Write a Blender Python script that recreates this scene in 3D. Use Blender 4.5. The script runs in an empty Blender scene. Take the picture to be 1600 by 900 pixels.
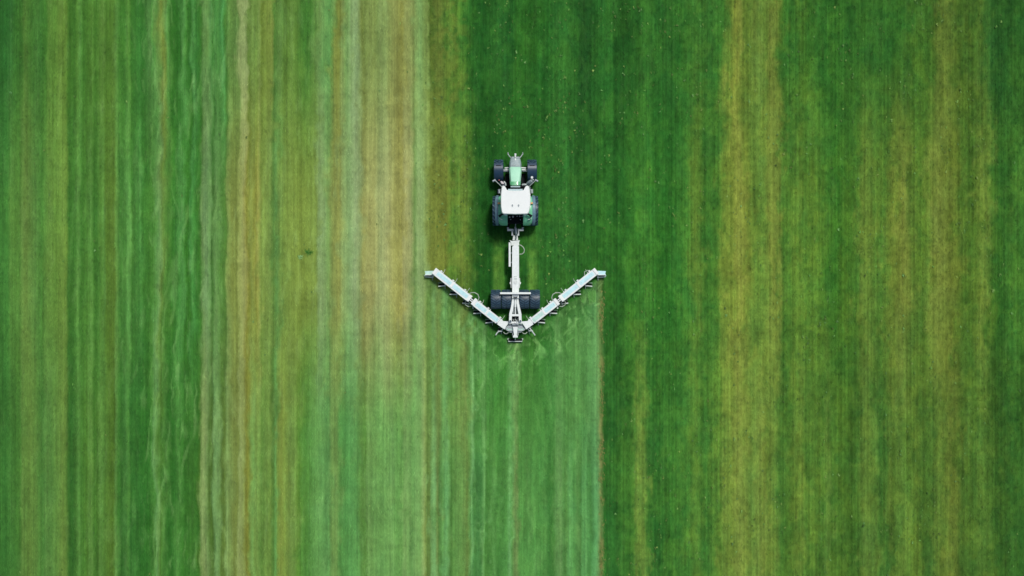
import bpy, bmesh, math, random
import numpy as np
from mathutils import Vector, Matrix

# ------------------------------------------------------------------ camera, sky, sun, exposure
S = 25.5            # photo pixels per metre on the ground (photo is 1600 wide)
H = 48.0            # drone height in metres
CX, CY = 800.0, 450.0
scene = bpy.context.scene
scene.render.resolution_x, scene.render.resolution_y = 1024, 576
cam_d = bpy.data.cameras.new('camera')
cam = bpy.data.objects.new('camera', cam_d)
scene.collection.objects.link(cam)
cam.location = (0, 0, H)
cam.rotation_euler = (0, 0, 0)
cam_d.sensor_width = 36.0
cam_d.lens = 36.0 * H * S / 1600.0
cam_d.clip_start = 0.5
cam_d.clip_end = 3000
scene.camera = cam

SUN = Vector((0.27, 0.50, 1.0)).normalized()
el = math.asin(SUN.z)
az = math.atan2(SUN.x, SUN.y)
world = bpy.data.worlds.new('World')
scene.world = world
world.use_nodes = True
wn = world.node_tree
bg = wn.nodes['Background']
sky = wn.nodes.new('ShaderNodeTexSky')
sky.sky_type = 'NISHITA'
sky.sun_disc = False
sky.sun_elevation = el
sky.sun_rotation = az
sky.air_density = 1.0
sky.dust_density = 3.0
wn.links.new(sky.outputs[0], bg.inputs[0])
bg.inputs[1].default_value = 0.08
sun_d = bpy.data.lights.new('sun', 'SUN')
sun_d.energy = 2.75
sun_d.angle = math.radians(10)
sun_d.color = (1.0, 0.97, 0.92)
sun = bpy.data.objects.new('sun', sun_d)
scene.collection.objects.link(sun)
sun.rotation_euler = SUN.to_track_quat('Z', 'Y').to_euler()
scene.view_settings.view_transform = 'Standard'
scene.view_settings.look = 'None'
scene.view_settings.exposure = 0.0
scene.view_settings.gamma = 1.0
scene.view_settings.use_curve_mapping = False

# ------------------------------------------------------------------ helpers
WL = {}
def W(px, py, z=0.0):
    k = (H - z) / (H * S)
    return Vector(((px - CX) * k, (CY - py) * k, z))

def lin(c):
    c = np.asarray(c, dtype=float) / 255.0
    return np.where(c <= 0.04045, c / 12.92, ((c + 0.055) / 1.055) ** 2.4)

def mat(name, rgb, rough=0.6, metal=0.0, spec=0.4, noise=0.10, scale=6.0, bump=0.0, coat=0.0, stretch=(1, 1, 1)):
    m = bpy.data.materials.new(name)
    m.use_nodes = True
    nt = m.node_tree
    b = nt.nodes['Principled BSDF']
    b.inputs['Roughness'].default_value = rough
    b.inputs['Metallic'].default_value = metal
    b.inputs['Specular IOR Level'].default_value = spec
    b.inputs['Coat Weight'].default_value = coat
    tc = nt.nodes.new('ShaderNodeTexCoord')
    mp = nt.nodes.new('ShaderNodeMapping')
    mp.inputs['Scale'].default_value = stretch
    nz = nt.nodes.new('ShaderNodeTexNoise')
    nz.inputs['Scale'].default_value = scale
    nz.inputs['Detail'].default_value = 6
    nz.inputs['Roughness'].default_value = 0.65
    mr = nt.nodes.new('ShaderNodeMapRange')
    mr.inputs['From Min'].default_value = 0.3
    mr.inputs['From Max'].default_value = 0.7
    mr.inputs['To Min'].default_value = 1 - noise
    mr.inputs['To Max'].default_value = 1 + noise
    mx = nt.nodes.new('ShaderNodeMix')
    mx.data_type = 'RGBA'
    mx.blend_type = 'MULTIPLY'
    mx.inputs[0].default_value = 1.0
    mx.inputs[6].default_value = (*rgb, 1)
    nt.links.new(tc.outputs['Object'], mp.inputs[0])
    nt.links.new(mp.outputs[0], nz.inputs['Vector'])
    nt.links.new(nz.outputs[0], mr.inputs[0])
    nt.links.new(mr.outputs[0], mx.inputs[7])
    nt.links.new(mx.outputs[2], b.inputs['Base Color'])
    if bump:
        bp = nt.nodes.new('ShaderNodeBump')
        bp.inputs['Strength'].default_value = bump
        bp.inputs['Distance'].default_value = 0.02
        nt.links.new(nz.outputs[0], bp.inputs['Height'])
        nt.links.new(bp.outputs[0], b.inputs['Normal'])
    return m

def attr_mat(name, rough=0.8, spec=0.15, noise=0.12, scale=9.0, stretch=(3.0, 0.7, 1.0), bump=0.3, trans=0.0):
    m = mat(name, (1, 1, 1), rough, 0, spec, noise, scale, bump, 0, stretch)
    nt = m.node_tree
    a = nt.nodes.new('ShaderNodeAttribute')
    a.attribute_name = 'sward'
    mx = [n for n in nt.nodes if n.bl_idname == 'ShaderNodeMix'][0]
    # thin drill and mower lines running the length of the field
    src = a.outputs['Color']
    tc = [n for n in nt.nodes if n.bl_idname == 'ShaderNodeTexCoord'][0]
    for sc, lo, hi in (((8.5, 0.055, 1.0), 0.925, 1.08), ((3.1, 0.04, 1.0), 0.965, 1.035), ((0.35, 3.2, 1.0), 0.975, 1.025)):
        mp2 = nt.nodes.new('ShaderNodeMapping'); mp2.inputs['Scale'].default_value = sc
        n2 = nt.nodes.new('ShaderNodeTexNoise'); n2.inputs['Scale'].default_value = 1.0; n2.inputs['Detail'].default_value = 2.0
        n2.noise_dimensions = '2D'
        r2 = nt.nodes.new('ShaderNodeMapRange')
        for k_, v_ in (('From Min', .32), ('From Max', .68), ('To Min', lo), ('To Max', hi)): r2.inputs[k_].default_value = v_
        m2 = nt.nodes.new('ShaderNodeMix'); m2.data_type = 'RGBA'; m2.blend_type = 'MULTIPLY'; m2.inputs[0].default_value = 1.0
        nt.links.new(tc.outputs['Object'], mp2.inputs[0]); nt.links.new(mp2.outputs[0], n2.inputs['Vector'])
        nt.links.new(n2.outputs[0], r2.inputs[0]); nt.links.new(src, m2.inputs[6]); nt.links.new(r2.outputs[0], m2.inputs[7])
        src = m2.outputs[2]
    nt.links.new(src, mx.inputs[6])
    return m

M = {
    'white': mat('white_paint', (0.71, 0.765, 0.74), 0.45, noise=0.09, scale=9.0),
    'roof': mat('roof_white', (0.755, 0.795, 0.77), 0.4, noise=0.03, scale=2.0),
    'offwhite': mat('worn_white_steel', (0.62, 0.67, 0.64), 0.5, noise=0.15, scale=8.0),
    'blue': mat('pale_blue_sheet', (0.47, 0.73, 0.755), 0.4, noise=0.12, scale=4.0),
    'moss': mat('weathered_guard', (0.16, 0.26, 0.16), 0.6, noise=0.25, scale=12.0),
    'greenblue': mat('pale_green_sheet', (0.46, 0.68, 0.60), 0.45, noise=0.14, scale=5.0),
    'grey': mat('grey_steel', (0.30, 0.35, 0.37), 0.45, noise=0.25, scale=14.0),
    'zinc': mat('galvanised_steel', (0.42, 0.47, 0.46), 0.45, 0.2, noise=0.25, scale=18.0),
    'grille': mat('grille_grey', (0.29, 0.37, 0.38), 0.5, noise=0.35, scale=26.0),
    'hood': mat('green_paint_sky_sheen', (0.37, 0.70, 0.50), 0.55, noise=0.06, scale=3.0),  # green paint with the overcast sky's reflection mixed into its base colour
    'hoodband': mat('mid_green_paint', (0.11, 0.40, 0.19), 0.35, noise=0.08, coat=0.2),
    'green': mat('green_paint', (0.17, 0.55, 0.31), 0.3, noise=0.14, scale=5.0, coat=0.4),
    'trim': mat('grey_plastic_trim', (0.13, 0.23, 0.28), 0.35, noise=0.15),
    'tyre': mat('tyre_rubber', (0.013, 0.034, 0.060), 0.42, spec=0.6, noise=0.75, scale=24.0),  # coarse speckle in the colour stands in for glints on the tread
    'tread': mat('pale_tread', (0.042, 0.085, 0.120), 0.5, spec=0.5, noise=0.75, scale=16.0),  # lug faces coloured paler than the rubber between them
    'guard': mat('mudguard_plastic', (0.016, 0.042, 0.078), 0.3, spec=0.6, noise=0.15),
    'black': mat('black_plastic', (0.006, 0.009, 0.010), 0.7, spec=0.15, noise=0.3, scale=10.0),
    'rim': mat('rim_paint', (0.35, 0.36, 0.34), 0.5, noise=0.1),
    'glass': mat('dark_cab_glass', (0.02, 0.035, 0.04), 0.06, spec=0.8, noise=0.05),
    'visor': mat('tinted_visor', (0.42, 0.55, 0.57), 0.2, noise=0.05),
    'hose': mat('hose_rubber', (0.36, 0.42, 0.34), 0.6, noise=0.1),
    'darkhose': mat('dark_hose', (0.03, 0.07, 0.08), 0.5, noise=0.1),
    'amber': mat('amber_lens', (0.75, 0.42, 0.16), 0.3, noise=0.05),
    'red': mat('red_lens', (0.55, 0.14, 0.14), 0.3, noise=0.05),
    'pink': mat('pale_box_plastic', (0.55, 0.50, 0.52), 0.5, noise=0.25, scale=20.0),
}

class MB:
    def __init__(s):
        s.v = []; s.f = []
    def add(s, vs, fs):
        o = len(s.v)
        s.v += [Vector(v) for v in vs]
        s.f += [tuple(i + o for i in f) for f in fs]
        return s
    def prism(s, poly, z0, z1, inset=0.0):
        """extruded outline; a second, inset ring softens the upper edge"""
        n = len(poly)
        c = Vector((sum(p[0] for p in poly) / n, sum(p[1] for p in poly) / n))
        P = [Vector((p[0], p[1])) for p in poly]
        rings = [(P, z0)]
        if inset:
            b = inset
            rings.append((P, z1 - b))
            Q = []
            for p in P:
                d = c - p
                Q.append(p + d.normalized() * min(b, d.length * 0.5))
            rings.append((Q, z1))
        else:
            rings.append((P, z1))
        vs = []; fs = []
        for R, z in rings:
            vs += [(q.x, q.y, z) for q in R]
        m = len(rings)
        area = sum(P[i].x * P[(i + 1) % n].y - P[(i + 1) % n].x * P[i].y for i in range(n))
        for r in range(m - 1):
            for i in range(n):
                j = (i + 1) % n
                q = (r * n + i, r * n + j, (r + 1) * n + j, (r + 1) * n + i)
                fs.append(q if area > 0 else q[::-1])
        top = tuple(range((m - 1) * n, m * n)); bot = tuple(reversed(range(n)))
        fs += [top, bot] if area > 0 else [top[::-1], bot[::-1]]
        return s.add(vs, fs)
    def pxprism(s, poly, z0, z1, inset=0.0):
        return s.prism([W(p[0], p[1], z1).xy for p in poly], z0, z1, inset)
    def box(s, c, size, rz=0.0, inset=0.0):
        hx, hy, hz = size[0] / 2, size[1] / 2, size[2] / 2
        ca, sa = math.cos(rz), math.sin(rz)
        poly = [(c[0] + x * ca - y * sa, c[1] + x * sa + y * ca) for x, y in ((-hx, -hy), (hx, -hy), (hx, hy), (-hx, hy))]
        return s.prism(poly, c[2] - hz, c[2] + hz, inset)
    def pxbox(s, x0, y0, x1, y1, z0, z1, inset=0.0):
        return s.pxprism([(x0, y1), (x1, y1), (x1, y0), (x0, y0)], z0, z1, inset)
    def tube(s, pts, r, n=8):
        pts = [Vector(p) for p in pts]
        rs = r if isinstance(r, (list, tuple)) else [r] * len(pts)
        vs = []; fs = []
        up = Vector((0, 0, 1))
        for i, p in enumerate(pts):
            d = (pts[min(i + 1, len(pts) - 1)] - pts[max(i - 1, 0)]).normalized()
            a = d.cross(up)
            if a.length < 1e-3: a = d.cross(Vector((1, 0, 0)))
            a.normalize(); b = a.cross(d).normalized()
            for k in range(n):
                t = 2 * math.pi * k / n
                vs.append(p + (a * math.cos(t) + b * math.sin(t)) * rs[i])
        for i in range(len(pts) - 1):
            for k in range(n):
                k2 = (k + 1) % n
                fs.append((i * n + k, (i + 1) * n + k, (i + 1) * n + k2, i * n + k2))
        fs.append(tuple(range(n)))
        fs.append(tuple(reversed(range((len(pts) - 1) * n, len(pts) * n))))
        return s.add(vs, fs)
    def loft(s, rings, closed=True, caps=True):
        n = len(rings[0]); vs = [v for r in rings for v in r]; fs = []
        for i in range(len(rings) - 1):
            for k in range(n if closed else n - 1):
                k2 = (k + 1) % n
                fs.append((i * n + k, i * n + k2, (i + 1) * n + k2, (i + 1) * n + k))
        if caps:
            fs.append(tuple(reversed(range(n))))
            fs.append(tuple(range((len(rings) - 1) * n, len(rings) * n)))
        return s.add(vs, fs)
    def spinx(s, prof, n=40):
        """revolve (x, radius) profile around the x axis, closed profile"""
        vs = []; fs = []; m = len(prof)
        for k in range(n):
            t = 2 * math.pi * k / n
            for (x, r) in prof: vs.append((x, r * math.cos(t), r * math.sin(t)))
        for k in range(n):
            k2 = (k + 1) % n
            for i in range(m):
                j = (i + 1) % m
                fs.append((k * m + i, k * m + j, k2 * m + j, k2 * m + i))
        return s.add(vs, fs)
    def mesh(s, name, o=Vector((0, 0, 0)), smooth=False):
        me = bpy.data.meshes.new(name)
        me.from_pydata([tuple(v - o) for v in s.v], [], s.f)
        bm = bmesh.new(); bm.from_mesh(me)
        bmesh.ops.recalc_face_normals(bm, faces=bm.faces)
        bm.to_mesh(me); bm.free()
        if smooth:
            for p in me.polygons: p.use_smooth = True
            me.set_sharp_from_angle(angle=math.radians(38))
        return me
    def build(s, name, m, parent=None, smooth=True, origin=None):
        o = Vector(origin) if origin is not None else (WL[parent.name] if parent else Vector((0, 0, 0)))
        me = s.mesh(name, o, smooth)
        me.materials.append(M[m] if isinstance(m, str) else m)
        return place(name, me, o, parent)

def place(name, me, o, parent=None):
    ob = bpy.data.objects.new(name, me)
    scene.collection.objects.link(ob)
    o = Vector(o)
    if parent:
        ob.parent = parent
        ob.location = o - WL[parent.name]
    else:
        ob.location = o
    WL[ob.name] = o
    return ob

def empty(name, loc, label, cat):
    e = bpy.data.objects.new(name, None)
    scene.collection.objects.link(e)
    e.location = loc
    e['label'] = label; e['category'] = cat
    WL[e.name] = Vector(loc)
    return e

# ------------------------------------------------------------------ the field: sward colour by strip
ROW_TOP = """0 44 102 42;10 42 102 42;16 54 112 52;22 52 108 42;34 58 110 42;38 78 118 50;45 68 116 46;52 62 114 46;60 70 122 54;63 58 114 46;72 62 118 42;75 88 130 54;85 82 126 48;95 96 130 54;103 92 130 50;107 56 104 34;116 58 108 38;121 80 128 50;125 88 142 66;129 64 118 42;140 76 126 46;145 88 138 56;149 66 118 40;158 84 128 52;162 92 136 58;166 70 114 40;177 82 124 46;183 90 142 66;187 62 120 44;195 62 122 44;199 82 136 58;202 88 142 58;205 52 108 38;218 60 124 52;224 46 106 38;234 84 136 72;240 80 140 66;247 100 136 66;253 120 138 60;258 96 134 60;262 88 146 72;270 52 114 40;276 48 108 38;283 86 150 76;288 60 122 48;294 48 108 38;299 78 142 74;306 58 122 52;314 58 114 42;317 92 136 74;325 96 142 76;329 88 146 80;332 58 116 48;336 72 134 66;341 76 136 66;346 66 130 64;349 82 152 84;352 64 124 50;357 94 134 66;365 92 132 66;371 92 130 64;374 140 160 102;384 142 160 108;387 78 112 38;391 100 132 62;395 112 146 72;400 112 148 68;404 128 156 84;408 98 122 44;416 118 142 62;424 122 140 66;427 70 118 48;433 92 136 64;438 102 142 74;443 88 126 52;448 84 122 46;455 104 142 66;462 92 134 54;470 70 122 48;478 62 120 46;485 72 124 50;492 92 134 62;500 112 150 84;508 96 150 82;515 88 148 80;519 92 140 66;523 124 138 62;531 120 134 54;535 124 148 82;542 100 144 78;548 122 158 98;554 132 164 114;559 130 160 106;562 120 146 82;566 108 126 52;570 104 128 56;575 124 148 78;585 120 142 72;592 118 148 78;595 132 158 92;600 124 152 84;603 130 158 92;608 128 148 78;615 136 150 82;625 132 140 66;628 128 134 60;632 142 156 88;640 138 152 86;647 126 148 80;650 128 162 92;656 120 160 92;662 116 146 76;668 122 150 78;672 72 102 34;680 80 110 44;688 92 118 48;695 66 110 40;700 70 112 40;703 94 132 54;710 72 124 42;716 84 130 46;722 56 118 42;730 58 118 42;734 36 98 34;745 34 92 32;755 30 88 30;765 38 98 36;780 42 104 40;795 34 94 36;800 36 98 38;805 42 106 36;830 40 102 34;850 36 96 32;870 44 106 40;890 46 110 42;902 42 104 38;905 34 86 34;920 32 84 34;927 32 86 32;933 40 100 36;945 42 104 38;958 42 104 38;961 32 86 30;975 36 90 32;990 34 90 32;995 42 102 36;1000 44 106 38;1010 48 110 40;1018 50 112 42;1021 36 92 32;1035 42 100 36;1045 42 100 38;1049 36 92 34;1060 42 104 36;1080 54 112 40;1090 62 114 40;1100 52 108 40;1112 56 114 42;1122 52 114 38;1129 56 116 40;1132 92 130 50;1142 92 128 46;1150 124 134 50;1158 130 142 60;1164 92 124 44;1172 88 122 42;1180 98 126 50;1190 98 130 56;1197 82 118 42;1202 88 118 44;1206 112 128 54;1213 102 124 50;1218 62 104 34;1225 48 106 36;1235 56 116 42;1243 52 110 38;1250 74 122 42;1257 66 116 38;1262 52 106 34;1275 56 114 40;1290 44 104 36;1300 50 110 36;1310 42 98 34;1330 42 98 34;1350 48 106 38;1380 48 106 38;1395 42 96 34;1405 50 108 36;1412 42 98 36;1422 62 112 38;1438 66 112 36;1445 56 102 34;1460 62 104 34;1466 92 118 46;1476 94 118 46;1485 84 112 42;1492 80 114 40;1500 62 100 34;1515 74 108 36;1522 56 98 34;1535 78 114 40;1540 58 104 38;1550 42 94 38;1560 36 86 32;1575 42 94 36;1590 48 104 36;1600 44 98 38"""
ROW_MID = """0 60 120 50;12 64 125 52;16 85 132 58;30 78 128 52;34 100 138 66;40 98 130 60;55 84 130 62;65 72 128 52;75 98 140 62;88 96 138 56;100 108 142 62;104 100 136 55;106 52 108 40;115 62 118 45;122 92 145 68;125 62 120 45;135 72 125 48;142 95 150 70;146 58 112 40;152 62 118 45;158 88 140 58;163 90 140 65;165 82 120 42;178 88 120 45;182 100 150 72;186 60 118 48;195 70 128 55;199 98 160 80;202 98 160 80;205 58 112 42;218 75 140 65;222 62 122 48;235 72 130 50;243 100 155 85;247 115 160 95;252 100 135 62;260 80 132 55;270 56 118 42;282 78 145 72;287 80 146 72;291 58 120 42;295 58 120 42;299 75 145 72;305 62 130 55;313 60 118 42;316 105 142 85;322 110 148 98;328 104 148 88;332 62 112 45;337 105 150 85;345 80 128 58;352 78 120 50;354 130 155 85;362 125 140 68;370 120 135 65;373 145 158 88;380 148 155 95;384 150 150 80;386 125 130 45;392 130 145 70;400 140 145 60;403 155 155 80;408 118 145 65;420 120 148 75;426 85 125 55;432 95 148 80;436 112 146 70;445 118 145 65;455 125 150 68;470 122 145 62;485 120 145 65;494 120 145 62;498 140 170 115;504 135 165 110;512 115 155 85;520 135 152 80;530 142 150 75;535 135 160 95;545 128 165 105;556 145 170 120;562 140 165 105;568 140 145 78;575 155 160 95;585 155 160 95;594 148 165 108;605 160 168 110;615 155 160 90;628 155 150 75;632 165 170 110;640 160 168 110;648 105 145 75;653 140 170 110;660 138 168 105;668 132 152 78;673 114 130 54;685 118 130 54;695 106 122 48;705 80 130 45;715 100 140 55;722 125 140 58;730 90 135 50;738 40 100 35;745 32 88 30;765 28 84 28;785 36 96 32;805 38 98 34;830 42 104 38;860 44 106 40;880 46 108 42;898 46 108 42;902 36 92 34;912 40 100 36;935 42 104 36;957 44 108 38;960 36 95 32;975 45 110 38;995 58 122 40;1005 60 125 45;1025 45 110 35;1046 38 102 32;1055 55 120 42;1075 62 125 45;1088 95 130 48;1100 50 105 35;1110 65 120 42;1122 62 118 40;1128 110 140 52;1145 115 138 50;1155 145 152 65;1165 118 138 50;1180 95 135 50;1195 100 138 52;1203 120 138 55;1218 115 135 55;1224 62 118 40;1240 85 128 45;1252 98 135 48;1258 70 122 42;1270 92 132 45;1285 75 122 40;1295 58 115 38;1305 52 112 35;1325 68 115 35;1340 65 115 38;1348 105 132 50;1365 95 130 48;1380 75 122 42;1395 108 130 48;1400 108 130 45;1410 125 138 58;1425 88 122 45;1442 78 120 38;1465 122 138 58;1480 110 128 50;1495 100 120 42;1505 80 118 40;1520 72 112 35;1535 115 140 55;1542 95 130 50;1550 62 108 35;1560 45 98 32;1575 55 108 38;1590 65 120 40;1600 62 116 40"""
ROW_LOW = """0 56 112 46;8 54 112 46;15 66 122 52;28 64 116 46;32 66 112 46;34 92 132 62;40 90 130 58;47 94 130 58;55 88 128 58;60 76 124 54;66 72 126 56;72 86 132 64;80 82 130 60;90 92 134 60;98 102 134 60;103 84 120 50;106 46 98 36;112 44 98 38;118 64 114 46;123 88 140 66;127 68 122 46;135 72 118 42;139 94 142 66;143 92 138 62;146 58 106 36;152 66 112 40;156 92 138 64;160 82 130 56;170 80 118 42;177 74 108 36;180 96 146 72;184 56 112 42;190 50 104 42;197 72 130 60;200 76 132 58;203 48 108 42;215 56 116 48;220 46 106 40;232 52 112 42;239 70 130 54;243 104 158 92;248 96 144 74;252 72 120 46;260 74 130 58;264 50 108 40;270 46 104 38;278 82 142 66;282 68 128 54;288 56 114 42;300 64 120 48;308 56 112 42;312 66 110 38;314 122 150 88;318 128 152 94;323 116 150 88;326 86 122 56;330 72 106 38;333 110 152 92;338 114 154 94;342 106 144 80;345 88 116 48;350 96 124 58;353 124 156 92;358 120 148 82;365 118 136 68;370 116 134 64;373 140 158 98;377 134 150 90;381 132 150 84;385 116 122 48;389 120 126 46;392 116 148 74;396 112 158 84;400 114 148 72;404 112 146 72;408 88 130 56;415 104 140 66;422 106 138 62;425 72 112 46;427 78 122 52;431 94 152 84;434 108 136 60;440 124 142 62;446 116 142 62;455 112 146 72;462 112 148 70;466 92 138 50;472 82 136 56;480 78 134 58;488 90 146 74;495 96 150 80;505 96 152 84;512 92 152 84;518 108 146 78;526 108 146 78;530 82 140 70;540 80 144 74;548 88 150 82;556 88 148 80;563 90 136 66;570 84 132 56;573 108 152 84;580 104 150 82;592 100 152 82;600 104 156 86;605 104 154 84;613 108 158 90;620 94 146 76;628 98 150 78;631 118 160 94;638 112 158 90;645 98 150 82;650 112 158 92;658 110 156 88;662 108 154 84;664 76 116 42;669 92 122 50;672 92 128 56;675 110 166 98;680 110 166 98;683 108 134 66;686 70 122 52;692 82 142 70;698 96 162 96;702 86 140 72;704 62 116 42;712 88 140 64;722 94 142 66;730 98 132 58;735 84 138 66;738 104 170 100;741 62 124 54;746 64 126 60;752 62 126 58;756 100 162 88;759 62 124 46;767 68 130 54;772 82 144 68;778 60 124 48;785 64 128 54;792 72 138 62;796 104 168 100;799 80 144 70;803 98 140 72;808 104 138 74;812 76 142 62;820 76 142 62;830 74 140 62;845 66 132 56;852 76 142 64;856 56 122 50;864 60 124 48;869 88 144 74;875 94 146 78;880 76 136 64;885 72 130 56;890 84 150 80;897 72 140 66;903 80 136 66;907 66 128 56;910 80 148 78;916 80 148 78;922 66 134 62;927 78 148 82;931 86 156 90;935 92 154 90;937 98 142 78;940 94 126 64;943 64 114 48;945 42 100 38;955 46 108 42;962 40 98 36;975 56 114 42;985 48 106 38;992 62 118 42;995 98 134 56;1000 104 138 56;1007 102 138 56;1012 52 112 42;1018 42 100 38;1030 46 108 40;1042 60 118 44;1050 50 110 38;1062 60 118 44;1075 62 120 44;1088 84 128 48;1097 60 116 42;1106 56 112 42;1115 82 130 48;1125 86 132 46;1130 106 138 56;1142 110 140 52;1147 118 144 58;1155 126 146 64;1162 116 140 56;1175 96 134 54;1185 112 138 60;1193 116 138 56;1198 88 124 44;1203 104 134 54;1212 92 128 50;1220 62 116 44;1230 72 118 40;1245 92 126 46;1254 102 132 50;1260 70 116 40;1272 86 124 44;1285 64 112 38;1294 98 134 56;1298 66 112 38;1310 74 118 40;1320 64 104 34;1340 58 104 36;1350 92 126 50;1360 86 122 46;1370 84 124 50;1374 50 100 36;1385 56 104 38;1391 92 124 48;1396 68 104 36;1402 84 120 44;1412 92 130 52;1422 82 122 42;1432 86 118 42;1442 58 100 36;1458 64 106 40;1466 92 124 48;1476 88 122 44;1485 102 122 48;1495 92 116 42;1503 66 104 38;1515 74 110 38;1522 62 106 38;1530 88 124 46;1540 78 118 44;1550 62 100 34;1562 52 96 34;1575 50 94 34;1582 54 106 40;1600 50 98 34"""
ROW_WORKED = """655 120 156 84;662 112 150 74;668 96 136 58;672 98 140 62;677 108 158 88;682 108 138 66;687 106 136 62;692 94 150 78;697 100 158 90;702 85 135 55;715 100 145 65;725 112 138 64;733 85 140 62;739 112 172 102;742 62 125 50;752 72 136 58;757 102 160 88;761 60 125 48;775 58 126 45;790 62 132 48;799 92 156 82;806 102 148 78;812 70 135 52;830 64 128 48;850 58 126 48;865 66 136 58;872 84 144 72;885 70 132 58;900 80 142 68;915 74 138 66;928 90 154 86;934 98 150 84;937 96 142 74;939 92 128 62;942 66 114 46;944 42 104 38;950 42 104 38"""
def parse(t):
    a = np.array([[float(x) for x in r.split()] for r in t.split(';')])
    return a[:, 0], np.stack([np.interp(a[:, 0], a[:, 0], lin(a[:, k])) for k in (1, 2, 3)], 1)
ROWS = {k: parse(v) for k, v in (('T', ROW_TOP), ('M', ROW_MID), ('L', ROW_LOW), ('W', ROW_WORKED))}

DENSE = {}
for _k in ROWS:
    _a, _c = ROWS[_k]
    _g = np.arange(0.0, 1601.0)
    _d = np.stack([np.interp(_g, _a, _c[:, k]) for k in range(3)], 1)
    if True:
        _p = np.pad(_d, ((12, 12), (0, 0)), 'edge')
        _b = sum(_p[i:i + len(_d)] for i in range(25)) / 25.0
        _w = np.interp(_g, [0, 225, 300, 345, 420, 640, 655, 745, 950, 1000, 1600], [.2, .18, .04, .05, .2, .22, 0, 0, 0, .3, .42])[:, None]
        if _k in 'TM': _w = _w + (.75 * np.exp(-((_g - 724) / 22.0) ** 4))[:, None]
        if _k in 'WL': _w = _w + (.15 * ((_g > 667) & (_g < 735)) * (1 - np.abs(_g - 701) / 34.0 * .6))[:, None]
        _d = _d * (1 - _w) + _b * _w
    ROWS[_k] = (_g, _d)
def look(key, x):
    a, c = ROWS[key]
    return np.stack([np.interp(x, a, c[:, k]) for k in range(3)], -1)

def vn(x, y, sx, sy, seed):
    """value noise in -1..1 with its own cell size along and across the strips"""
    rs = np.random.RandomState(seed)
    g = rs.rand(256, 256) * 2 - 1
    u = x / sx + 1000.37; v = y / sy + 1000.11
    i = np.floor(u).astype(int); j = np.floor(v).astype(int)
    fu = u - i; fv = v - j
    fu = fu * fu * (3 - 2 * fu); fv = fv * fv * (3 - 2 * fv)
    i0 = i & 255; i1 = (i + 1) & 255; j0 = j & 255; j1 = (j + 1) & 255
    return (g[i0, j0] * (1 - fu) + g[i1, j0] * fu) * (1 - fv) + (g[i0, j1] * (1 - fu) + g[i1, j1] * fu) * fv

def sst(a, b, x):
    t = np.clip((x - a) / (b - a), 0, 1)
    return t * t * (3 - 2 * t)

GAIN = np.array([0.93, 0.96, 0.765])
MX = 805.2
def vline(x):
    return 424 + (MX - np.abs(x - MX) - 672) * 0.787 + 10

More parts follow.
